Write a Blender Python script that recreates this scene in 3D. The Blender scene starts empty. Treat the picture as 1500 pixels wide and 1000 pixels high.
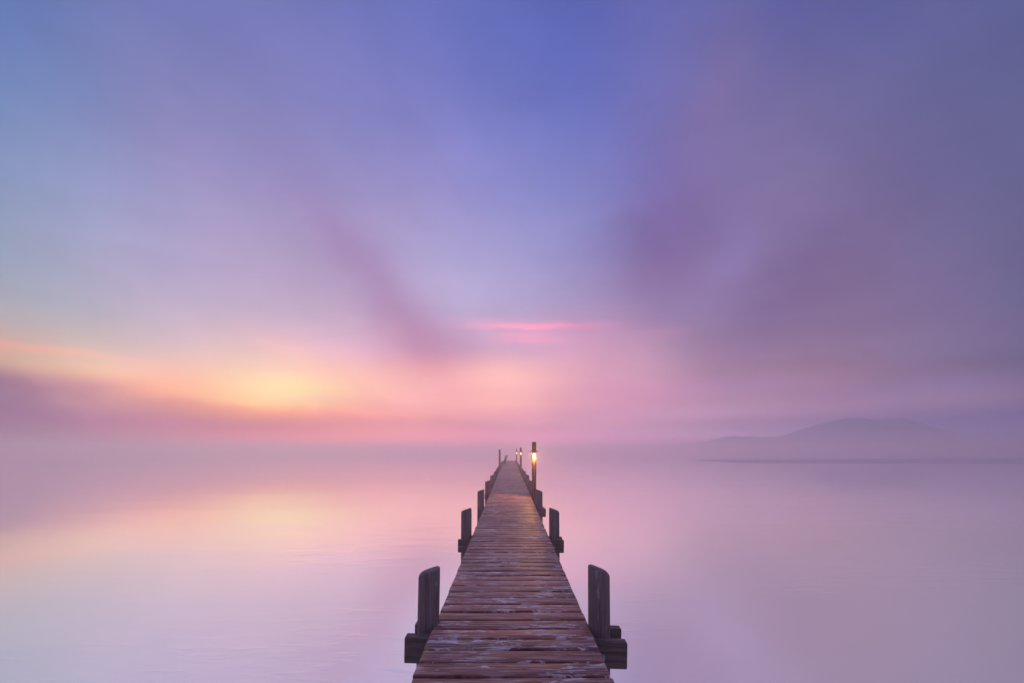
import bpy, bmesh, math, random
from mathutils import Vector, Matrix
random.seed(11)
R = math.radians
scn = bpy.context.scene
COL = scn.collection

# ------------------------------------------------------------------ camera
CAM_Z = 2.28
cam_d = bpy.data.cameras.new("camera")
cam = bpy.data.objects.new("camera", cam_d)
COL.objects.link(cam)
cam.location = (0, 0, CAM_Z)
cam.rotation_euler = (R(90), 0, 0)
cam_d.sensor_width = 36
cam_d.lens = 15.84
cam_d.shift_x = 0.00267
cam_d.shift_y = 0.1077
cam_d.clip_start = 0.05
cam_d.clip_end = 20000
scn.camera = cam

# ------------------------------------------------------------------ sky
# rows: elevation stops, columns: azimuth stations (deg right of the jetty axis)
SKY_AZ = [-54, -45, -36, -27, -18, -9, 0, 9, 18, 27, 36, 45, 54]
SKY_EL = [0, 1.5, 3, 4.5, 6, 7.5, 9, 10.5, 12.5, 15, 18, 22, 28, 35, 45, 90]
#SKYTABLE-BEGIN
SKY = [
    [(0.2938, 0.1563, 0.2932), (0.5012, 0.1664, 0.2785), (0.9422, 0.1829, 0.2561), (1.4537, 0.2032, 0.2492), (1.7126, 0.2702, 0.3259), (1.6907, 0.4171, 0.5303), (1.5446, 0.5682, 0.7523), (1.3235, 0.6265, 0.8520), (0.9882, 0.5560, 0.8123), (0.5932, 0.3903, 0.6967), (0.2979, 0.2225, 0.5608), (0.1647, 0.1292, 0.4198), (0.1289, 0.1026, 0.3133)],
    [(0.2938, 0.1563, 0.2932), (0.5012, 0.1664, 0.2785), (0.9422, 0.1829, 0.2561), (1.4537, 0.2032, 0.2492), (1.7126, 0.2702, 0.3259), (1.6907, 0.4171, 0.5303), (1.5446, 0.5682, 0.7523), (1.3235, 0.6265, 0.8520), (0.9882, 0.5560, 0.8123), (0.5932, 0.3903, 0.6967), (0.2979, 0.2225, 0.5608), (0.1647, 0.1292, 0.4198), (0.1289, 0.1026, 0.3133)],
    [(0.5740, 0.2197, 0.4334), (0.5899, 0.2066, 0.3584), (0.6770, 0.1822, 0.2651), (0.8676, 0.1959, 0.2272), (0.9815, 0.2526, 0.2749), (0.9946, 0.3338, 0.3931), (0.9455, 0.3901, 0.5082), (0.7998, 0.3708, 0.5382), (0.6095, 0.3041, 0.4971), (0.4049, 0.2263, 0.4391), (0.2343, 0.1579, 0.3852), (0.1415, 0.1094, 0.3234), (0.0944, 0.0749, 0.2629)],
    [(0.2481, 0.0855, 0.4681), (0.7696, 0.4729, 0.3781), (0.8874, 0.3653, 0.2331), (1.5832, 0.7574, 0.2036), (1.0434, 0.2812, 0.2964), (0.8358, 0.2929, 0.3315), (0.9553, 0.3633, 0.4738), (0.6733, 0.2834, 0.4785), (0.6912, 0.3170, 0.5232), (0.5081, 0.2930, 0.4973), (0.3561, 0.1890, 0.3633), (0.2760, 0.1759, 0.3618), (0.0779, 0.0611, 0.1279)],
    [(0.2487, 0.1129, 0.2500), (0.5791, 0.2504, 0.3271), (1.2724, 0.4902, 0.2430), (1.1439, 0.8458, 0.4198), (0.8958, 0.3621, 0.3214), (1.0028, 0.3980, 0.4595), (1.1579, 0.5055, 0.4619), (0.7224, 0.3025, 0.4556), (0.6723, 0.2951, 0.4650), (0.4311, 0.2360, 0.4013), (0.3320, 0.1843, 0.3469), (0.2314, 0.1577, 0.3588), (0.0752, 0.0597, 0.1194)],
    [(0.2096, 0.1260, 0.1283), (0.9957, 0.6100, 0.3932), (1.1700, 0.5249, 0.3546), (1.0934, 0.8722, 0.4503), (0.9806, 0.5020, 0.3831), (1.0414, 0.4235, 0.4842), (1.1197, 0.5377, 0.4699), (0.7107, 0.3051, 0.4704), (0.6831, 0.2997, 0.4815), (0.4173, 0.2335, 0.4413), (0.3250, 0.1801, 0.3212), (0.1620, 0.1171, 0.2401), (0.0721, 0.0589, 0.2043)],
    [(0.7556, 0.2571, 0.2002), (0.7148, 0.5625, 0.4629), (0.9715, 0.5590, 0.4864), (1.0598, 0.7396, 0.4708), (1.0095, 0.5044, 0.4428), (0.8854, 0.3959, 0.4496), (1.2549, 0.6162, 0.5502), (0.7521, 0.3255, 0.4791), (0.6146, 0.3159, 0.4528), (0.3658, 0.2012, 0.3408), (0.2570, 0.1426, 0.2616), (0.1793, 0.1410, 0.3064), (0.0697, 0.0586, 0.1606)],
    [(0.5344, 0.3873, 0.4092), (0.5710, 0.4726, 0.4346), (0.7662, 0.5273, 0.5517), (0.9426, 0.6102, 0.5015), (0.9080, 0.4772, 0.4994), (0.7691, 0.3498, 0.4362), (1.0355, 0.5438, 0.5086), (0.7317, 0.3496, 0.4870), (0.5841, 0.3122, 0.4683), (0.3356, 0.1923, 0.3515), (0.2292, 0.1438, 0.2689), (0.1880, 0.1421, 0.3092), (0.0681, 0.0584, 0.1669)],
    [(0.4147, 0.4189, 0.4956), (0.4087, 0.4121, 0.4760), (0.6194, 0.4767, 0.5718), (0.7366, 0.4758, 0.5332), (0.7986, 0.4457, 0.6126), (0.5106, 0.2843, 0.4667), (0.7249, 0.4077, 0.5626), (0.7557, 0.3682, 0.5594), (0.4728, 0.2753, 0.4322), (0.2603, 0.1684, 0.3238), (0.2195, 0.1324, 0.2688), (0.1747, 0.1314, 0.3000), (0.0662, 0.0992, 0.2186)],
    [(0.2389, 0.3184, 0.4217), (0.3572, 0.3810, 0.5133), (0.5414, 0.4398, 0.6077), (0.4998, 0.3820, 0.5250), (0.5831, 0.3808, 0.5618), (0.4439, 0.3238, 0.5300), (0.5864, 0.3841, 0.5858), (0.5759, 0.3361, 0.5489), (0.3341, 0.2217, 0.4099), (0.2406, 0.1695, 0.3433), (0.2083, 0.1303, 0.2723), (0.1758, 0.1356, 0.3084), (0.0639, 0.0829, 0.2023)],
    [(0.1704, 0.2904, 0.4375), (0.3353, 0.3587, 0.5270), (0.4384, 0.3730, 0.5956), (0.4390, 0.3357, 0.5111), (0.4620, 0.3391, 0.5530), (0.4628, 0.3903, 0.6400), (0.4362, 0.3636, 0.6173), (0.3698, 0.2810, 0.5092), (0.2582, 0.1736, 0.3722), (0.2527, 0.1735, 0.3703), (0.2024, 0.1329, 0.2770), (0.1660, 0.1356, 0.3175), (0.0647, 0.0863, 0.1916)],
    [(0.1497, 0.2547, 0.4480), (0.2765, 0.3330, 0.5539), (0.3756, 0.3347, 0.5774), (0.3797, 0.3032, 0.5178), (0.3836, 0.2957, 0.5232), (0.4147, 0.3691, 0.6514), (0.3779, 0.3477, 0.6247), (0.2821, 0.2568, 0.5338), (0.2036, 0.1238, 0.3171), (0.2310, 0.1673, 0.3646), (0.2130, 0.1554, 0.3330), (0.1367, 0.1224, 0.2906), (0.1033, 0.1105, 0.2567)],
    [(0.0937, 0.2196, 0.5078), (0.1951, 0.2568, 0.4908), (0.2802, 0.2638, 0.5386), (0.2883, 0.2579, 0.5099), (0.3154, 0.2676, 0.5266), (0.3183, 0.2830, 0.5836), (0.2852, 0.2786, 0.6219), (0.2169, 0.2284, 0.5559), (0.1926, 0.1456, 0.4089), (0.2127, 0.1619, 0.3597), (0.1747, 0.1427, 0.3240), (0.1131, 0.1109, 0.2712), (0.0932, 0.1052, 0.2560)],
    [(0.0592, 0.1409, 0.4191), (0.1355, 0.1894, 0.4493), (0.1848, 0.1999, 0.4704), (0.2203, 0.2130, 0.4923), (0.2182, 0.2115, 0.5212), (0.2159, 0.2158, 0.5671), (0.1890, 0.2092, 0.5754), (0.1442, 0.1709, 0.5348), (0.1577, 0.1478, 0.4277), (0.1748, 0.1427, 0.3375), (0.1205, 0.1186, 0.3219), (0.1038, 0.1100, 0.2926), (0.0774, 0.1062, 0.2825)],
    [(0.0605, 0.1418, 0.4204), (0.1167, 0.1672, 0.4283), (0.1595, 0.1919, 0.5490), (0.1420, 0.1612, 0.4300), (0.1395, 0.1656, 0.5021), (0.1244, 0.1540, 0.4897), (0.1060, 0.1379, 0.4721), (0.0810, 0.1090, 0.4078), (0.1177, 0.1293, 0.4245), (0.1058, 0.1271, 0.3981), (0.0513, 0.0746, 0.2967), (0.0976, 0.1103, 0.2993), (0.0780, 0.1065, 0.2833)],
    [(0.1099, 0.1399, 0.3998), (0.1099, 0.1399, 0.3998), (0.1099, 0.1399, 0.3998), (0.1099, 0.1399, 0.3998), (0.1099, 0.1399, 0.3998), (0.1099, 0.1399, 0.3998), (0.1099, 0.1399, 0.3998), (0.1099, 0.1399, 0.3998), (0.1099, 0.1399, 0.3998), (0.1099, 0.1399, 0.3998), (0.1099, 0.1399, 0.3998), (0.1099, 0.1399, 0.3998), (0.1099, 0.1399, 0.3998)],
]
#SKYTABLE-END
BACK = [(0, (.24, .185, .27)), (10, (.22, .175, .27)), (25, (.19, .16, .29)), (50, (.145, .15, .34)), (90, (.115, .145, .40))]
DETAIL = True
SUN_EL, SUN_AZ = 6.0, -15.0

world = bpy.data.worlds.new("World")
scn.world = world
world.use_nodes = True
wt = world.node_tree
wt.nodes.clear()


class G:
    """tiny expression builder for shader node trees"""
    def __init__(self, tree):
        self.t = tree

    def m(self, op, a, b=None, c=None, clamp=False):
        n = self.t.nodes.new("ShaderNodeMath")
        n.operation = op
        n.use_clamp = clamp
        for i, v in enumerate((a, b, c)):
            if v is None:
                continue
            if isinstance(v, (int, float)):
                n.inputs[i].default_value = v
            else:
                self.t.links.new(v, n.inputs[i])
        return n.outputs[0]

    def set(self, sock, v):
        if isinstance(v, (int, float)):
            sock.default_value = v
        elif isinstance(v, tuple):
            sock.default_value = v if len(v) == len(sock.default_value) else tuple(v) + (1,)
        else:
            self.t.links.new(v, sock)

    def mix(self, f, a, b, mode='MIX'):
        n = self.t.nodes.new("ShaderNodeMix")
        n.data_type = 'RGBA'
        n.blend_type = mode
        n.clamp_result = False
        n.clamp_factor = mode == 'MIX'
        self.set(n.inputs[0], f)
        self.set(n.inputs[6], a)
        self.set(n.inputs[7], b)
        return n.outputs[2]

    def ramp(self, f, stops, interp='LINEAR'):
        n = self.t.nodes.new("ShaderNodeValToRGB")
        cr = n.color_ramp
        cr.interpolation = interp
        while len(cr.elements) < len(stops):
            cr.elements.new(0.5)
        for e, (p, c) in zip(cr.elements, stops):
            e.position = p
        for e, (p, c) in zip(cr.elements, stops):
            e.position = p
            e.color = tuple(c) + (1,) if isinstance(c, (tuple, list)) else (c, c, c, 1)
        self.t.links.new(f, n.inputs[0])
        return n.outputs[0]

    def noise(self, vec, scale, detail=3, rough=.5, dist=0.0, dims='3D'):
        n = self.t.nodes.new("ShaderNodeTexNoise")
        n.noise_dimensions = dims
        n.inputs['Scale'].default_value = scale
        n.inputs['Detail'].default_value = detail
        n.inputs['Roughness'].default_value = rough
        n.inputs['Distortion'].default_value = dist
        self.t.links.new(vec, n.inputs['Vector'])
        return n.outputs['Fac']

    def comb(self, x, y, z=0.0):
        n = self.t.nodes.new("ShaderNodeCombineXYZ")
        for i, v in enumerate((x, y, z)):
            self.set(n.inputs[i], v)
        return n.outputs[0]

    def sep(self, v):
        n = self.t.nodes.new("ShaderNodeSeparateXYZ")
        self.t.links.new(v, n.inputs[0])
        return n.outputs

    def vscale(self, col, s):
        n = self.t.nodes.new("ShaderNodeVectorMath")
        n.operation = 'SCALE'
        self.t.links.new(col, n.inputs[0])
        self.set(n.inputs['Scale'], s)
        return n.outputs[0]

    def vadd(self, a, b):
        n = self.t.nodes.new("ShaderNodeVectorMath")
        n.operation = 'ADD'
        self.set(n.inputs[0], a)
        self.set(n.inputs[1], b)
        return n.outputs[0]

    def sstep(self, x, a, b):
        n = self.t.nodes.new("ShaderNodeMapRange")
        n.interpolation_type = 'SMOOTHSTEP'
        self.set(n.inputs[0], x)
        n.inputs[1].default_value = a
        n.inputs[2].default_value = b
        return n.outputs[0]


g = G(wt)
tc = wt.nodes.new("ShaderNodeTexCoord")
dx, dy, dz = g.sep(tc.outputs['Generated'])
az = g.m('MULTIPLY', g.m('ARCTAN2', dx, dy), 180 / math.pi)
el = g.m('MULTIPLY', g.m('ARCSINE', g.m('MAXIMUM', dz, 0.0)), 180 / math.pi)
if DETAIL:
    # soft drift of the veil so that nothing is a clean gradient
    wz = g.noise(tc.outputs['Generated'], 3.2, 4, .55)
    wz2 = g.noise(g.vadd(tc.outputs['Generated'], (7.3, 1.1, 4.2)), 4.1, 4, .55)
    azw = g.m('ADD', az, g.m('MULTIPLY', g.m('SUBTRACT', wz, .5), 9.0))
    elw = g.m('MAXIMUM', g.m('ADD', el, g.m('MULTIPLY', g.m('SUBTRACT', wz2, .5), g.m('MULTIPLY', el, .16))), 0.0)
else:
    azw, elw = az, el
aza = g.m('ABSOLUTE', az)
azc = g.m('MINIMUM', g.m('MAXIMUM', azw, -54.0), 54.0)
acc = None
if SKY is None:
    SKY = [[(.4, .3, .5)] * len(SKY_AZ) for _ in SKY_EL]
for j, a0 in enumerate(SKY_AZ):
    t = g.m('ABSOLUTE', g.m('MULTIPLY', g.m('SUBTRACT', azc, float(a0)), 1 / 9.0))
    if j == 0 or j == len(SKY_AZ) - 1:      # end stations take the whole tail
        s = 1.0 if j == 0 else -1.0
        t = g.m('MAXIMUM', g.m('MULTIPLY', g.m('SUBTRACT', azc, float(a0)), s / 9.0), 0.0)
    p = g.m('MAXIMUM', g.m('SUBTRACT', 1.5, t), 0.0)
    q = g.m('MAXIMUM', g.m('SUBTRACT', .5, t), 0.0)
    w = g.m('MULTIPLY', g.m('SUBTRACT', g.m('MULTIPLY', p, p), g.m('MULTIPLY', g.m('MULTIPLY', q, q), 3.0)), .5)
    col = g.ramp(g.m('MULTIPLY', elw, 1 / 90.0),
                 [(e / 90.0, tuple(max(0, c) / 4 for c in SKY[i][j])) for i, e in enumerate(SKY_EL)], 'CARDINAL')
    term = g.vscale(col, g.m('MULTIPLY', w, 4.0))
    acc = term if acc is None else g.vadd(acc, term)
sky = acc


def blob(a0, e0, sa, se, rot=0.0, power=1.0, warp=1):
    """soft-edged cloud centred on an azimuth / elevation, warped with the veil"""
    u = g.m('SUBTRACT', azw2 if warp else az, float(a0))
    v = g.m('SUBTRACT', elw2 if warp else elw3, float(e0))
    c, s = math.cos(R(rot)), math.sin(R(rot))
    uu = g.m('MULTIPLY', g.m('ADD', g.m('MULTIPLY', u, c), g.m('MULTIPLY', v, s)), 1 / sa)
    vv = g.m('MULTIPLY', g.m('SUBTRACT', g.m('MULTIPLY', v, c), g.m('MULTIPLY', u, s)), 1 / se)
    r2 = g.m('ADD', g.m('MULTIPLY', uu, uu), g.m('MULTIPLY', vv, vv))
    if power != 1.0:
        r2 = g.m('POWER', r2, power)
    return g.m('EXPONENT', g.m('MULTIPLY', r2, -1.0))


CLOUDS = [
    # azimuth, elevation, half length, half height, tilt, strength, multiplier, edge, warp
    (-54, 5.4, 9.0, 3.3, -4, .55, (.74, .66, .80), 5.0, 1),
    (-53, 3.2, 10.5, 5.0, -15, .95, (.54, .48, .72), 4.5, 1),
    (-28, 0.9, 80, 4.1, -2.4, .85, (.76, .50, .84), 6.0, 1),
    (-25.5, 6.8, 6.0, 1.9, 0, .8, (1.10, 1.18, .98), 1.2, 1),
]
WISPS = [
    (-16, 19.5, 11, 3.0, -46, .68, (.84, .66, .80), 1.0, 1),
    (-11.5, 13.8, 6.0, 3.4, -40, .72, (.86, .64, .80), 1.0, 1),
    (17, 24, 11, 5.5, 64, .65, (.84, .74, .84), 1.0, 1),
    (31, 17, 13, 4.6, 38, .78, (.80, .74, .86), 1.0, 1),
    (26, 21, 5.0, 2.4, 45, .60, (1.08, 1.14, 1.2), 1.0, 1),
    (36, 8.5, 8.0, 3.0, 15, .5, (1.14, 1.04, 1.0), 1.0, 1),
    (24, 37, 10, 3.6, 72, .7, (1.14, 1.02, .97), 1.0, 1),
    (31, 38, 7, 2.6, 65, .6, (.90, .93, 1.04), 1.0, 1),
    (-38, 31, 9, 3.5, -62, .6, (1.10, .98, .96), 1.0, 1),
    (-24, 26, 8, 3.0, -30, .5, (1.06, .92, .95), 1.0, 1),
    (-45.5, 9.1, 5.5, .42, -1.5, .8, (1.35, 1.02, .86), 1.0, 0),
    (-1.5, 15.6, 4.8, .42, -.4, .62, (1.8, 1.02, .97), 1.0, 0),
    (5.0, 15.45, 5.2, .38, .3, .72, (1.9, 1.02, .96), 1.0, 0),
    (1.5, 14.5, 3.6, .30, .6, .50, (1.7, 1.0, .97), 1.0, 0),
    (3.0, 13.9, 4.2, .40, -.4, .50, (1.6, .98, .97), 1.0, 0),
    (-3.0, 16.3, 6.0, .40, -.3, .25, (1.5, 1.0, 1.0), 1.0, 0),
    (11.0, 15.2, 3.5, .5, .3, .30, (1.4, .98, .98), 1.0, 0),
    (5.0, 14.9, 12.0, 1.3, .4, .5, (1.16, .98, 1.0), 1.0, 1),
    (19.5, 14.1, 3.0, .7, 0, .6, (1.25, .98, .98), 1.0, 0),
    (-27.0, 11.8, 4.0, 1.2, -25, .5, (1.12, 1.04, 1.0), 1.0, 1),
]
SHOW_WISPS = True
if DETAIL:
    wn = g.noise(tc.outputs['Generated'], 6.0, 5, .6)
    wn2 = g.noise(g.vadd(tc.outputs['Generated'], (3.1, 8.2, 1.7)), 6.5, 5, .6)
    azw2 = g.m('ADD', az, g.m('MULTIPLY', g.m('SUBTRACT', wn, .5), 7.0))
    elw2 = g.m('ADD', el, g.m('MULTIPLY', g.m('SUBTRACT', wn2, .5), 3.0))
    elw3 = g.m('ADD', el, g.m('MULTIPLY', g.m('SUBTRACT', wn2, .5), 1.5))
    for a0, e0, sa, se, rot, amt, tint, edge, warp in CLOUDS + (WISPS if SHOW_WISPS else []):
        sky = g.mix(g.m('MULTIPLY', blob(a0, e0, sa, se, rot, edge, warp), amt), sky, g.mix(1.0, sky, tint, 'MULTIPLY'))
    st = g.noise(g.comb(g.m('MULTIPLY', az, .055), g.m('MULTIPLY', el, .22), 2.0), 1.0, 5, .6, .4)
    st2 = g.noise(g.comb(g.m('MULTIPLY', g.m('ADD', az, el), .07), g.m('MULTIPLY', g.m('SUBTRACT', el, az), .03), 5.0), 1.0, 5, .55, .3)
    tex = g.m('ADD', g.m('MULTIPLY', g.m('SUBTRACT', st, .5), .22), g.m('MULTIPLY', g.m('SUBTRACT', st2, .5), .28))
    sky = g.vscale(sky, g.m('ADD', tex, 1.0))
back = g.ramp(g.m('MULTIPLY', el, 1 / 90.0), [(e / 90, c) for e, c in BACK], 'EASE')
sky = g.mix(g.sstep(aza, 50, 105), sky, back)
# towards the zenith every azimuth runs into the same blue
sky = g.mix(g.sstep(el, 50, 85), sky, (.115, .145, .40, 1))
bg1 = wt.nodes.new("ShaderNodeBackground")
wt.links.new(sky, bg1.inputs[0])
bg1.inputs[1].default_value = 1.0
nish = wt.nodes.new("ShaderNodeTexSky")
nish.sky_type = 'NISHITA'
nish.sun_disc = False
nish.sun_elevation = R(SUN_EL)
nish.sun_rotation = R(SUN_AZ)
nish.air_density = 1.0
nish.dust_density = 0.6
bg2 = wt.nodes.new("ShaderNodeBackground")
wt.links.new(nish.outputs[0], bg2.inputs[0])
bg2.inputs[1].default_value = 0.006
addw = wt.nodes.new("ShaderNodeAddShader")
wt.links.new(bg1.outputs[0], addw.inputs[0])
wt.links.new(bg2.outputs[0], addw.inputs[1])
outw = wt.nodes.new("ShaderNodeOutputWorld")
wt.links.new(addw.outputs[0], outw.inputs[0])
world.cycles.sampling_method = 'MANUAL'
world.cycles.sample_map_resolution = 512

# ------------------------------------------------------------------ sun, exposure, render settings
sd = bpy.data.lights.new("sun", 'SUN')
sd.energy = 0.5
sd.angle = R(136)
sd.color = (1.0, .78, .68)
sun = bpy.data.objects.new("sun", sd)
COL.objects.link(sun)
sdir = Vector((math.sin(R(SUN_AZ)) * math.cos(R(SUN_EL)), math.cos(R(SUN_AZ)) * math.cos(R(SUN_EL)), math.sin(R(SUN_EL))))
sun.rotation_euler = (-sdir).to_track_quat('-Z', 'Y').to_euler()
sun.location = sdir * 50
vs = scn.view_settings
vs.view_transform = 'Standard'
vs.look = 'None'
vs.exposure = 0
vs.gamma = 1
vs.use_curve_mapping = False
scn.cycles.use_denoising = True
scn.cycles.volume_bounces = 4
scn.cycles.max_bounces = 10
scn.cycles.sample_clamp_indirect = 6
scn.render.dither_intensity = 1.0


# ------------------------------------------------------------------ helpers
def link(name, me, mat=None, parent=None, loc=None, rot=None):
    o = bpy.data.objects.new(name, me)
    COL.objects.link(o)
    if me is not None and mat is not None and not me.materials:
        me.materials.append(mat)
    if parent is not None:
        o.parent = parent
        if loc is not None:
            o.location = Vector(loc) - parent.location
    elif loc is not None:
        o.location = loc
    if rot is not None:
        o.rotation_euler = rot
    return o


def bm_mesh(name, bm, smooth=True, angle=40):
    bmesh.ops.recalc_face_normals(bm, faces=bm.faces)
    me = bpy.data.meshes.new(name)
    bm.to_mesh(me)
    bm.free()
    if smooth:
        for p in me.polygons:
            p.use_smooth = True
        me.set_sharp_from_angle(angle=R(angle))
    return me


def loft(rings, cap=True):
    """rings: list of lists of points, equal lengths"""
    bm = bmesh.new()
    vs_ = [[bm.verts.new(p) for p in r] for r in rings]
    n = len(rings[0])
    for a, b in zip(vs_, vs_[1:]):
        for i in range(n):
            bm.faces.new((a[i], a[(i + 1) % n], b[(i + 1) % n], b[i]))
    if cap:
        bm.faces.new(vs_[0][::-1])
        bm.faces.new(vs_[-1])
    return bm


def lathe(profile, n=20):
    return loft([[(r * math.cos(2 * math.pi * i / n), r * math.sin(2 * math.pi * i / n), z) for i in range(n)] for r, z in profile])


def box_beam(sx, sy, sz, bev=.004, segs=1, wob=.0):
    """bevelled timber, long axis x, uneven along its length"""
    rings = []
    N = max(2, segs + 1)
    hx, hy, hz = sx / 2, sy / 2, sz / 2
    def sect(x, k, dy, dz):
        y_, z_, b = hy * k, hz * k, bev
        pts = [(-y_ + b, -z_), (y_ - b, -z_), (y_, -z_ + b), (y_, z_ - b), (y_ - b, z_), (-y_ + b, z_), (-y_, z_ - b), (-y_, -z_ + b)]
        return [(x, p[0] + dy, p[1] + dz) for p in pts]
    rings.append(sect(-hx, 1 - bev / min(hy, hz), 0, 0))
    for i in range(N):
        x = -hx + bev + (sx - 2 * bev) * i / (N - 1)
        rings.append(sect(x, 1, random.uniform(-wob, wob), random.uniform(-wob, wob)))
    rings.append(sect(hx, 1 - bev / min(hy, hz), 0, 0))
    return loft(rings)


def empty(name, loc, label, cat, group=None, kind=None):
    o = link(name, None, loc=loc)
    o.empty_display_size = .2
    o['label'] = label
    o['category'] = cat
    if group:
        o['group'] = group
    if kind:
        o['kind'] = kind
    return o


def material(name):
    m = bpy.data.materials.new(name)
    m.use_nodes = True
    m.node_tree.nodes.clear()
    b = m.node_tree.nodes.new("ShaderNodeBsdfPrincipled")
    o = m.node_tree.nodes.new("ShaderNodeOutputMaterial")
    m.node_tree.links.new(b.outputs[0], o.inputs[0])
    return m, G(m.node_tree), b


def bump(gg, b, h, strength, dist):
    n = gg.t.nodes.new("ShaderNodeBump")
    n.inputs['Strength'].default_value = strength
    n.inputs['Distance'].default_value = dist
    gg.t.links.new(h, n.inputs['Height'])
    gg.t.links.new(n.outputs[0], b.inputs['Normal'])


# ------------------------------------------------------------------ materials
def plank_material():
    m, q, b = material("weathered_deck_wood")
    t = q.t.nodes.new("ShaderNodeTexCoord")
    oi = q.t.nodes.new("ShaderNodeObjectInfo")
    rnd = oi.outputs['Random']
    off = q.comb(q.m('MULTIPLY', rnd, 37.0), q.m('MULTIPLY', rnd, 91.0), q.m('MULTIPLY', rnd, 53.0))
    P = q.vadd(t.outputs['Object'], off)
    px, py, pz = q.sep(P)
    wob = q.noise(P, 3.0, 2, .5)
    pyw = q.m('ADD', py, q.m('MULTIPLY', wob, .05))
    grain = q.noise(q.comb(q.m('MULTIPLY', px, 1.6), q.m('MULTIPLY', pyw, 60.0), pz), 1.0, 4, .65)
    fine = q.noise(q.comb(q.m('MULTIPLY', px, 8.0), q.m('MULTIPLY', pyw, 260.0), pz), 1.0, 3, .6)
    broad = q.noise(q.comb(q.m('MULTIPLY', px, 2.6), q.m('MULTIPLY', pyw, 9.0), pz), 1.0, 3, .6)
    base = q.ramp(grain, [(.36, (.12, .042, .036)), (.5, (.29, .112, .092)), (.64, (.48, .24, .20))])
    tone = q.ramp(q.m('FRACT', q.m('MULTIPLY', rnd, 7.13)), [(0, (.60, .58, .62)), (.35, (.95, .9, .9)), (.7, (1.45, 1.25, 1.15)), (1, (.78, .82, .92))])
    col = q.mix(1.0, base, tone, 'MULTIPLY')
    # orange-brown heartwood showing where the surface is worn
    warm = q.sstep(broad, .56, .72)
    col = q.mix(q.m('MULTIPLY', warm, .55), col, (.46, .18, .115, 1))
    # silvery weathering in long streaks
    grey = q.noise(q.comb(q.m('MULTIPLY', px, 3.2), q.m('MULTIPLY', pyw, 34.0), q.m('ADD', pz, 4.0)), 1.0, 5, .62)
    gm = q.sstep(grey, .50, .59)
    col = q.mix(q.m('MULTIPLY', gm, .38), col, (.74, .54, .50, 1))
    # scuffed pale patches and droppings
    sc = q.noise(q.comb(q.m('MULTIPLY', px, 5.0), q.m('MULTIPLY', pyw, 22.0), q.m('ADD', pz, 9.0)), 1.0, 6, .72, .8)
    sm = q.m('MULTIPLY', q.sstep(sc, .515, .59), q.sstep(q.noise(q.comb(q.m('MULTIPLY', px, 2.0), q.m('MULTIPLY', py, 6.0), q.m('ADD', pz, 21.0)), 1.0, 2, .5), .45, .55))
    col = q.mix(q.m('MULTIPLY', sm, .9), col, (.88, .80, .80, 1))
    vor = q.t.nodes.new("ShaderNodeTexVoronoi")
    vor.inputs['Scale'].default_value = 5.5
    q.t.links.new(P, vor.inputs['Vector'])
    spot = q.m('LESS_THAN', vor.outputs['Distance'], q.m('MULTIPLY', q.sep(vor.outputs['Color'])[0], .045))
    col = q.mix(q.m('MULTIPLY', spot, .85), col, (.75, .72, .70, 1))
    # knots
    kn = q.t.nodes.new("ShaderNodeTexVoronoi")
    kn.inputs['Scale'].default_value = 1.0
    q.t.links.new(q.comb(q.m('MULTIPLY', px, 2.2), q.m('MULTIPLY', py, 5.0), 0.0), kn.inputs['Vector'])
    kd = kn.outputs['Distance']
    ring = q.m('SINE', q.m('MULTIPLY', kd, 130.0))
    kmask = q.m('SUBTRACT', 1.0, q.sstep(kd, .05, .13))
    col = q.mix(q.m('MULTIPLY', kmask, .75), col, q.mix(q.sstep(ring, -.4, .6), (.035, .018, .016, 1), (.17, .12, .115, 1)))
    q.t.links.new(col, b.inputs['Base Color'])
    rough = q.m('ADD', .38, q.m('MULTIPLY', q.m('SUBTRACT', broad, .3), .5), clamp=True)
    rough = q.m('ADD', rough, q.m('MULTIPLY', sm, .2), clamp=True)
    q.t.links.new(rough, b.inputs['Roughness'])
    b.inputs['Specular IOR Level'].default_value = .25
    h = q.m('ADD', q.m('ADD', grain, q.m('MULTIPLY', fine, .5)), q.m('MULTIPLY', kmask, -.3))
    bump(q, b, h, .55, .006)
    return m


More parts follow.
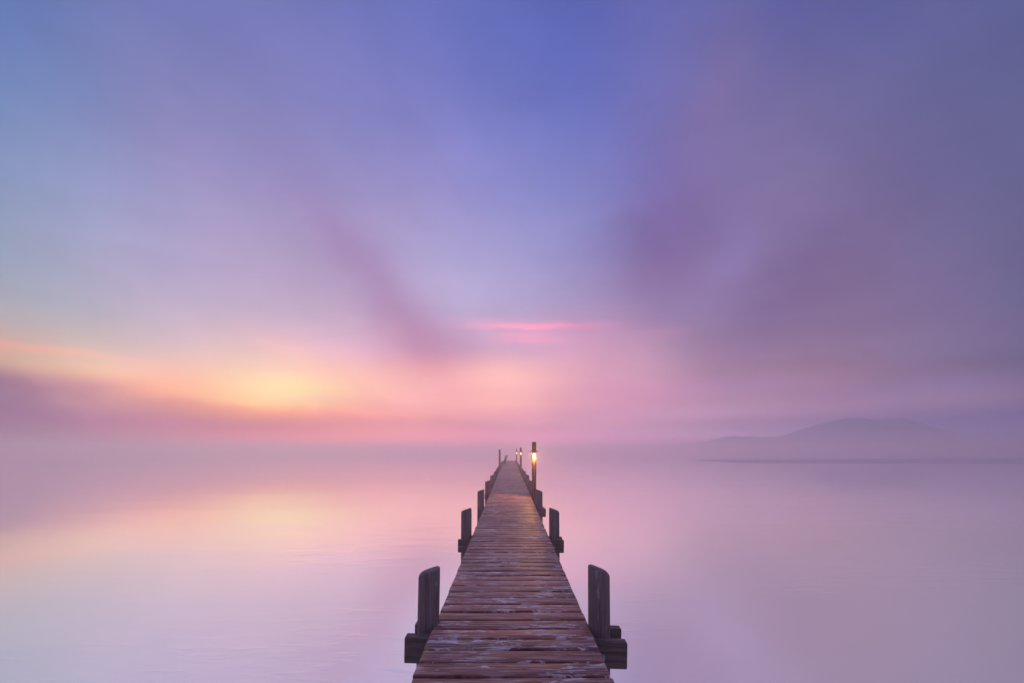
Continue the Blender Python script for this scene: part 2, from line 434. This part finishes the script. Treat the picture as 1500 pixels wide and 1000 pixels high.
def post_material(name, dark, mid, light, axis='z'):
    m, q, b = material(name)
    t = q.t.nodes.new("ShaderNodeTexCoord")
    oi = q.t.nodes.new("ShaderNodeObjectInfo")
    rnd = oi.outputs['Random']
    off = q.comb(q.m('MULTIPLY', rnd, 17.0), q.m('MULTIPLY', rnd, 41.0), q.m('MULTIPLY', rnd, 29.0))
    P = q.vadd(t.outputs['Object'], off)
    px, py, pz = q.sep(P)
    if axis == 'z':
        v = lambda a, l: q.comb(q.m('MULTIPLY', px, a), q.m('MULTIPLY', py, a), q.m('MULTIPLY', pz, l))
    else:
        v = lambda a, l: q.comb(q.m('MULTIPLY', px, l), q.m('MULTIPLY', py, a), q.m('MULTIPLY', pz, a))
    grain = q.noise(v(45, 1.5), 1.0, 4, .65)
    broad = q.noise(v(7, 2.5), 1.0, 4, .6)
    col = q.ramp(grain, [(.3, dark), (.52, mid), (.75, light)])
    col = q.mix(q.m('MULTIPLY', q.sstep(broad, .5, .75), .5), col, (mid[0] * .55, mid[1] * .62, mid[2] * .55, 1))
    pale = q.sstep(q.noise(v(26, 3.5), 1.0, 4, .7), .60, .70)
    col = q.mix(q.m('MULTIPLY', pale, .6), col, tuple(min(.5, c * 2.6 + .05) for c in light) + (1,))
    crack = q.sstep(q.noise(v(24, .5), 1.0, 2, .5), .265, .285)
    col = q.mix(crack, (.006, .004, .004, 1), col)
    q.t.links.new(col, b.inputs['Base Color'])
    b.inputs['Roughness'].default_value = .72
    b.inputs['Specular IOR Level'].default_value = .3
    bump(q, b, q.m('ADD', q.m('MULTIPLY', grain, .5), q.m('MULTIPLY', crack, .6)), .5, .006)
    return m


def plain(name, col, rough, metal=0.0, emit=None, strength=0.0):
    m, q, b = material(name)
    t = q.t.nodes.new("ShaderNodeTexCoord")
    n = q.noise(t.outputs['Object'], 30, 3, .6)
    c = q.mix(n, tuple(x * .7 for x in col) + (1,), tuple(min(1, x * 1.3) for x in col) + (1,))
    q.t.links.new(c, b.inputs['Base Color'])
    b.inputs['Roughness'].default_value = rough
    b.inputs['Metallic'].default_value = metal
    if emit:
        b.inputs['Emission Color'].default_value = emit + (1,)
        b.inputs['Emission Strength'].default_value = strength
    return m


M_PLANK = plank_material()
M_POST = post_material("grey_post_wood", (.10, .074, .072), (.21, .16, .158), (.34, .275, .27))
M_BEAM = post_material("dark_beam_wood", (.06, .043, .034), (.145, .108, .088), (.24, .185, .16), 'x')
M_BOLT = plain("galvanised_steel", (.30, .34, .42), .45, .8)
M_IRON = plain("dark_iron", (.03, .012, .02), .6)
M_ROPE = plain("dark_wet_wood", (.05, .025, .028), .8)


# ------------------------------------------------------------------ water
def water_material():
    m, q, b = material("lake_water")
    geo = q.t.nodes.new("ShaderNodeNewGeometry")
    px, py, pz = q.sep(geo.outputs['Position'])
    n1 = q.noise(q.comb(q.m('MULTIPLY', px, .9), q.m('MULTIPLY', py, 2.2), 0.0), 1.0, 3, .55, .3)
    n2 = q.noise(q.comb(q.m('MULTIPLY', px, .12), q.m('MULTIPLY', py, .3), 3.0), 1.0, 2, .5)
    patch = q.sstep(n2, .42, .68)
    col = q.mix(q.noise(q.comb(q.m('MULTIPLY', px, .05), q.m('MULTIPLY', py, .12), 1.0), 1.0, 3, .5), (.97, .93, .90, 1), (1.0, .97, .93, 1))
    q.t.links.new(col, b.inputs['Base Color'])
    b.inputs['Roughness'].default_value = .08
    b.inputs['IOR'].default_value = 1.6
    b.inputs['Metallic'].default_value = .9
    n3 = q.noise(q.comb(q.m('MULTIPLY', px, 1.3), q.m('MULTIPLY', py, 5.0), 7.0), 1.0, 3, .6, .5)
    near = q.m('SUBTRACT', 1.0, q.sstep(py, 5.0, 22.0))
    h = q.m('ADD', q.m('MULTIPLY', n1, patch), q.m('MULTIPLY', q.m('MULTIPLY', q.sstep(n3, .5, .75), near), q.m('MULTIPLY', patch, .3)))
    bump(q, b, h, .15, .05)
    return m


def grid_plane(name, x0, x1, y0, y1, z, mat, kind):
    bm = bmesh.new()
    v = [bm.verts.new(p) for p in ((x0, y0, z), (x1, y0, z), (x1, y1, z), (x0, y1, z))]
    bm.faces.new(v)
    o = link(name, bm_mesh(name, bm, False), mat)
    o['kind'] = kind
    return o


HZ = 1200.0
HAZE_TOP = 7.0
water = grid_plane("water", -HZ + 6, HZ - 6, -HZ + 6, HZ - 6, 0.0, water_material(), 'structure')
water['label'] = 'calm misty lake surface mirroring the pink dawn sky'


# ------------------------------------------------------------------ far mountain and shore
def mountain():
    m, q, b = material("hazed_mountain_rock")
    geo = q.t.nodes.new("ShaderNodeNewGeometry")
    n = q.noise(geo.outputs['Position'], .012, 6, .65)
    c = q.ramp(n, [(.35, (.66, .665, .71)), (.65, (.75, .75, .79))])  # pale blue-grey: distance haze put into the colour so the ridge stays faint
    q.t.links.new(c, b.inputs['Base Color'])
    b.inputs['Roughness'].default_value = .9
    from mathutils import noise as mn
    bm = bmesh.new()
    X0, X1, Y0, Y1, NX, NY = 600, 4300, 2500, 4600, 150, 48
    D = 3300.0
    # ridge profile read as height over distance (picture pixels turned into metres at D)
    prof = [(960, 0), (1010, 10), (1050, 19), (1080, 24), (1120, 22), (1150, 23), (1175, 32), (1200, 42), (1222, 47), (1240, 51),
            (1255, 50), (1275, 48.5), (1295, 50), (1312, 51), (1325, 47), (1342, 40), (1362, 37), (1385, 28), (1410, 19), (1450, 10), (1500, 4), (1560, 0), (1900, 0)]
    def H(x):
        px = 746 + x / D * 660
        for (a, ha), (c_, hc) in zip(prof, prof[1:]):
            if a <= px <= c_:
                return (ha + (hc - ha) * (px - a) / (c_ - a)) / 660 * D
        return 0.0
    rows = []
    for j in range(NY + 1):
        y = Y0 + (Y1 - Y0) * j / NY
        r = []
        for i in range(NX + 1):
            x = X0 + (X1 - X0) * i / NX
            k = math.exp(-((y - D) / 420.0) ** 2) if y < D else math.exp(-((y - D) / 650.0) ** 2)
            h = H(x + 60 * mn.noise((x * .002, y * .002, 5))) * k * (1 - .25 * abs(mn.noise((x * .004, y * .004, 0))) * (1 - k) * 3)
            h += 7 * mn.fractal((x * .012, y * .012, 2), 1.0, 2.0, 4) * min(1, h / 60)
            r.append(bm.verts.new((x, y, max(h, 0) - 3.0)))
        rows.append(r)
    for a, c_ in zip(rows, rows[1:]):
        for i in range(NX):
            bm.faces.new((a[i], a[i + 1], c_[i + 1], c_[i]))
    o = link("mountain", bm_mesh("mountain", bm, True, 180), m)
    o['kind'] = 'structure'
    o['label'] = 'faint blue mountain ridge beyond the right side of the lake'
    return o


mountain()


def far_shore():
    m, q, b = material("shore_reeds")
    geo = q.t.nodes.new("ShaderNodeNewGeometry")
    n = q.noise(geo.outputs['Position'], .8, 4, .6)
    q.t.links.new(q.ramp(n, [(.3, (.42, .40, .42)), (.7, (.58, .54, .56))]), b.inputs['Base Color'])
    b.inputs['Roughness'].default_value = .9
    from mathutils import noise as mn
    bm = bmesh.new()
    N = 700
    rows = []
    for k, (dy_, f) in enumerate(((0, 0), (1.5, .45), (5, .8), (12, 1.0), (30, .9), (60, 0))):
        r = []
        for i in range(N + 1):
            u = i / N
            x = 40 + 240 * u
            y = 90 + 18 * u * u + 3 * mn.noise((x * .05, 2, 0)) + dy_
            h = (.01 + 1.1 * min(1, u / .7)) * (.85 + .4 * mn.noise((x * .10, k * 3.1, 0)) + .45 * mn.fractal((x * 1.1, k * 1.7, 4), 1.0, 2.0, 3))
            r.append(bm.verts.new((x, y, h * f - .05)))
        rows.append(r)
    for a, c_ in zip(rows, rows[1:]):
        for i in range(N):
            bm.faces.new((a[i], a[i + 1], c_[i + 1], c_[i]))
    o = link("far_shore", bm_mesh("far_shore", bm, True, 180), m)
    o['kind'] = 'structure'
    o['label'] = 'low dark shoreline lying in the fog at right'


far_shore()

# ------------------------------------------------------------------ jetty
SLOPE = .0083
CX = .017                                     # centre line of the deck
def deck_z(y):
    return CAM_Z - 1.377 + SLOPE * y


jetty = empty("jetty", (CX, 0.0, 0.0), 'long narrow weathered plank jetty running straight out into the foggy lake', 'jetty')
TILT = math.atan(SLOPE)


def plank_mesh(k, w):
    L = 1.2
    hx, t = L / 2, .048
    N = 7
    rings = []
    ph = random.uniform(0, 6)
    e0 = random.uniform(-.0015, .0015)
    for i in range(-1, N + 1):
        ii = min(max(i, 0), N - 1)
        x = -hx + .004 + (L - .008) * ii / (N - 1)
        k_ = 1.0
        if i == -1:
            x, k_ = -hx, .93
        if i == N:
            x, k_ = hx, .93
        a = w / 2 * k_ + .0016 * math.sin(ph + ii * 1.3)
        c = -w / 2 * k_ + .0016 * math.sin(ph * 2 + ii * 1.7)
        zt = .0012 * math.sin(ph + ii)
        top = zt if k_ == 1 else zt - .004
        b = .006
        rings.append([(x, c, -t), (x, a, -t), (x, a, top - b), (x, a - b * .4, top - b * .35), (x, a - b * 1.3, top),
                      (x, (a + c) / 2, top - .0018 + e0), (x, c + b * 1.3, top), (x, c + b * .4, top - b * .35), (x, c, top - b)])
    return bm_mesh("plank", loft(rings), True, 50)


PITCH = .18
plank_meshes = [plank_mesh(k, .1590 + random.uniform(-.005, .003)) for k in range(20)]
Y0, Y1 = -2.5, 50.5
NPL = int((Y1 - Y0) / PITCH)
for i in range(NPL):
    y = Y0 + PITCH * (i + .5)
    me = random.choice(plank_meshes)
    dx_ = random.gauss(0, .0022)
    link("plank", me, M_PLANK, jetty, (CX + dx_, y + random.uniform(-.0015, .0015), deck_z(y) + random.uniform(-.0025, .0025)),
         (TILT + random.gauss(0, .006), random.gauss(0, .0012), random.gauss(0, .0014) + (math.pi if random.random() < .5 else 0)))

# stringers under the planks
for sx in (-.45, 0, .45):
    L = Y1 - Y0 - .2
    bm = box_beam(L, .10, .16, .006, 12, .001)
    me = bm_mesh("stringer", bm, True, 40)
    yc = (Y0 + Y1) / 2
    link("stringer", me, M_BEAM, jetty, (CX + sx, yc, deck_z(yc) - .048 - .004 - .08), (0, -TILT, R(90)))


def post_mesh(r, zb, zt, side, lean=0.0, chamfer=.02, slant=.055, groove=True, seg=26):
    """round-square pile with a slanted, chamfered head (high towards the deck); side -1 left, +1 right"""
    rings = []
    def sect(z, k, sl=0.0, lx=0.0):
        pts = []
        for i in range(seg):
            a = 2 * math.pi * i / seg
            c, s = math.cos(a), math.sin(a)
            n = 3.0
            rr = r / ((abs(c) ** n + abs(s) ** n) ** (1 / n)) * .95
            rr *= 1 + .012 * math.sin(3 * a + z * 3) + .008 * math.sin(7 * a + 1)
            if groove:
                dd = abs((a - R(262) + math.pi) % (2 * math.pi) - math.pi)
                if dd < .12:
                    rr *= .90
            x, y = rr * c * k, rr * s * k
            pts.append((x + lx, y, z - sl * side * x / r))
        return pts
    H = zt - zb
    for i in range(8):
        f = i / 7
        z = zb + (H - slant - .03) * f
        rings.append(sect(z, 1.05 - .05 * f + random.uniform(-.008, .008), 0, lean * f * (H - slant - .03) / H))
    z = zt - chamfer
    rings.append(sect(z, 1.0, slant, lean * .98))
    rings.append(sect(z + chamfer * .6, .95, slant, lean))
    rings.append(sect(z + chamfer, .83, slant, lean))
    rings.append(sect(z + chamfer + .003, .45, slant, lean))
    return bm_mesh("post", loft(rings), True, 35)


PX = [None]
BAY0, BAY = 3.36, 3.66
bolt_me = bm_mesh("bolt", lathe([(.026, 0), (.026, .004), (.015, .005), (.014, .016), (.009, .019)], 14), True, 30)
for n in range(13):
    yb = BAY0 + BAY * n + (random.uniform(-.05, .05) if n > 2 else 0)
    zd = deck_z(yb)
    rot = R(1.1) if n == 0 else random.uniform(-.008, .008)
    # the two clamping beams, front and back of the piles
    for k, (yo, xl, xr) in enumerate(((.045, -.787, .879), (.31, -.765, .90))):
        if n:
            xl += random.uniform(-.02, .05)
            xr += random.uniform(-.06, .02)
        me = bm_mesh("cross_beam", box_beam(xr - xl, .085, .195, .004, 5, .0015), True, 40)
        cb = link("cross_beam", me, M_BEAM, jetty, ((xl + xr) / 2, yb + yo, zd - .052 - .162 - .0975 * 0 + .062), (0, rot, R(-1.0) if n == 0 else random.uniform(-.01, .01)))
        if k == 0 and n < 5:
            for side in (-1, 1):
                bx_ = (.69 if side > 0 else -.56) - (xl + xr) / 2
                bo = bpy.data.objects.new("bolt", bolt_me)
                COL.objects.link(bo)
                if not bolt_me.materials:
                    bolt_me.materials.append(M_BOLT)
                bo.parent = cb
                bo.location = (bx_, -.0425, -.015)
                bo.rotation_euler = (R(90), 0, 0)
    for side in (-1, 1):
        top = CAM_Z - .926 + random.uniform(-.012, .012)
        r = .085 + (random.uniform(-.007, .006) if n > 1 else 0)
        x = .017 + side * (.617 + r + .008)
        y = yb + .178
        lean = -side * .01
        if n == 0 and side < 0:
            r, y = .086, y + .04
            x, lean, top = -.682, .05, CAM_Z - .935
        elif n == 0:
            x = .712
            top = CAM_Z - .915
        me = post_mesh(r, -.9, top, side, lean, groove=(side < 0), slant=.028 if side < 0 else .034)
        link("post", me, M_POST, jetty, (x, y, 0), (0, 0, random.uniform(-.15, .15) if n > 0 else 0))

# ------------------------------------------------------------------ lamps along the jetty
M_GLASS = plain("lit_lamp_glass", (.9, .8, .6), .3, 0, (1.0, .66, .30), 26.0)
M_GLASS_FAR = plain("dim_lamp_glass", (.9, .8, .7), .3, 0, (1.0, .72, .5), 4.0)
M_LPOST = post_material("lamp_post_wood", (.05, .022, .016), (.11, .05, .036), (.17, .085, .065))


def lamp(x, y, label, watts, glass):
    zd = deck_z(y)
    L = empty("lamp_post", (x, y, -.9), label, 'lamp', 'lamp posts along the jetty')
    top = CAM_Z + .285
    shz = CAM_Z + .012
    r = .062
    link("post", bm_mesh("post", lathe([(r * 1.03, 0), (r * 1.02, 1.2), (r, shz - .02 + .9)], 22), True, 40), M_LPOST, L, (x, y, -.9))
    link("cap", bm_mesh("cap", lathe([(r * .98, 0), (r * .98, top - shz - .05), (r * .92, top - shz - .028), (r * .6, top - shz - .02)], 22), True, 40),
         M_IRON, L, (x, y, shz + .02))
    link("lamp_shade", bm_mesh("lamp_shade", lathe([(.138, -.012), (.14, -.004), (.10, .012), (r * 1.05, .03), (r * 1.0, .03)], 28), True, 40),
         M_IRON, L, (x, y, shz))
    by = y - r - .036
    link("lamp_socket", bm_mesh("lamp_socket", lathe([(.022, 0), (.022, .03), (.03, .045)], 14), True, 40), M_IRON, L, (x, by, shz - .052))
    prof = [(.012 if k in (0, 9) else .032 * math.sin(math.pi * (k + .5) / 10) ** .7, -.085 + .085 * k / 9) for k in range(10)]
    link("bulb", bm_mesh("bulb", lathe(prof, 16), True, 60), glass, L, (x, by, shz - .053))
    ld = bpy.data.lights.new("lamp_light", 'POINT')
    ld.energy = watts
    ld.color = (1.0, .42, .09)
    ld.shadow_soft_size = .015
    lo = bpy.data.objects.new("lamp_light", ld)
    COL.objects.link(lo)
    lo.parent = L
    lo.location = Vector((x, by, shz - .165)) - L.location
    return L


lamp(.70, 12.75, 'nearest and largest of the three lit lamp posts, glowing orange under a flat disc shade', 60, M_GLASS)
lamp(.715, 28.0, 'middle of the three lit lamp posts, standing between the nearest and the farthest', 4, M_GLASS_FAR)
lamp(.70, 43.0, 'farthest and thinnest of the three lit lamp posts, at the end of the jetty', 3, M_GLASS_FAR)

# tall mooring pile on the left and the ladder at the far end
pl = post_mesh(.078, -.9, CAM_Z + .18, -1, 0.0, slant=.004, groove=False)
pile = link("mooring_pile", pl, M_POST, None, (-.715, 33.7, 0))
pile['label'] = 'tall bare mooring pile standing alone left of the far jetty'
pile['category'] = 'pile'

lad = empty("ladder", (-.70, 38.6, deck_z(38.6) - 1.2), 'dark ladder with two leaning rails at the far left edge of the jetty', 'ladder')
LADDER = [(Vector((-.70, 38.2, deck_z(38) - .9)), Vector((-.30, 39.4, CAM_Z - .30))),
          (Vector((-.69, 38.8, deck_z(38) - .9)), Vector((-.155, 40.1, CAM_Z - .29)))]
for p0, p1 in LADDER:
    d = p1 - p0
    bm = lathe([(.05, 0), (.046, d.length - .03), (.03, d.length)], 12)
    link("rail", bm_mesh("rail", bm), M_ROPE, lad, p0, d.to_track_quat('Z', 'Y').to_euler())
for f in (.15, .35, .55, .75):
    a = LADDER[0][0].lerp(LADDER[0][1], f)
    d = LADDER[1][0].lerp(LADDER[1][1], f) - a
    link("rung", bm_mesh("rung", lathe([(.02, 0), (.02, d.length)], 10)), M_ROPE, lad, a, d.to_track_quat('Z', 'Y').to_euler())

# ------------------------------------------------------------------ haze over the lake
hm = bpy.data.materials.new("lake_haze")
hm.use_nodes = True
hm.node_tree.nodes.clear()
pv = hm.node_tree.nodes.new("ShaderNodeVolumePrincipled")
pv.inputs['Color'].default_value = (1.0, .918, .945, 1)
pv.inputs['Density'].default_value = .0102
pv.inputs['Anisotropy'].default_value = .8
ho = hm.node_tree.nodes.new("ShaderNodeOutputMaterial")
hm.node_tree.links.new(pv.outputs[0], ho.inputs['Volume'])
bm = bmesh.new()
bmesh.ops.create_cube(bm, size=1.0)
for v in bm.verts:
    v.co = Vector((v.co.x * 2 * HZ, v.co.y * 2 * HZ, -1.0 if v.co.z < 0 else HAZE_TOP))
haze = link("haze", bm_mesh("haze", bm, False), hm)
haze['kind'] = 'stuff'
haze['label'] = 'low pink morning fog lying over the lake'
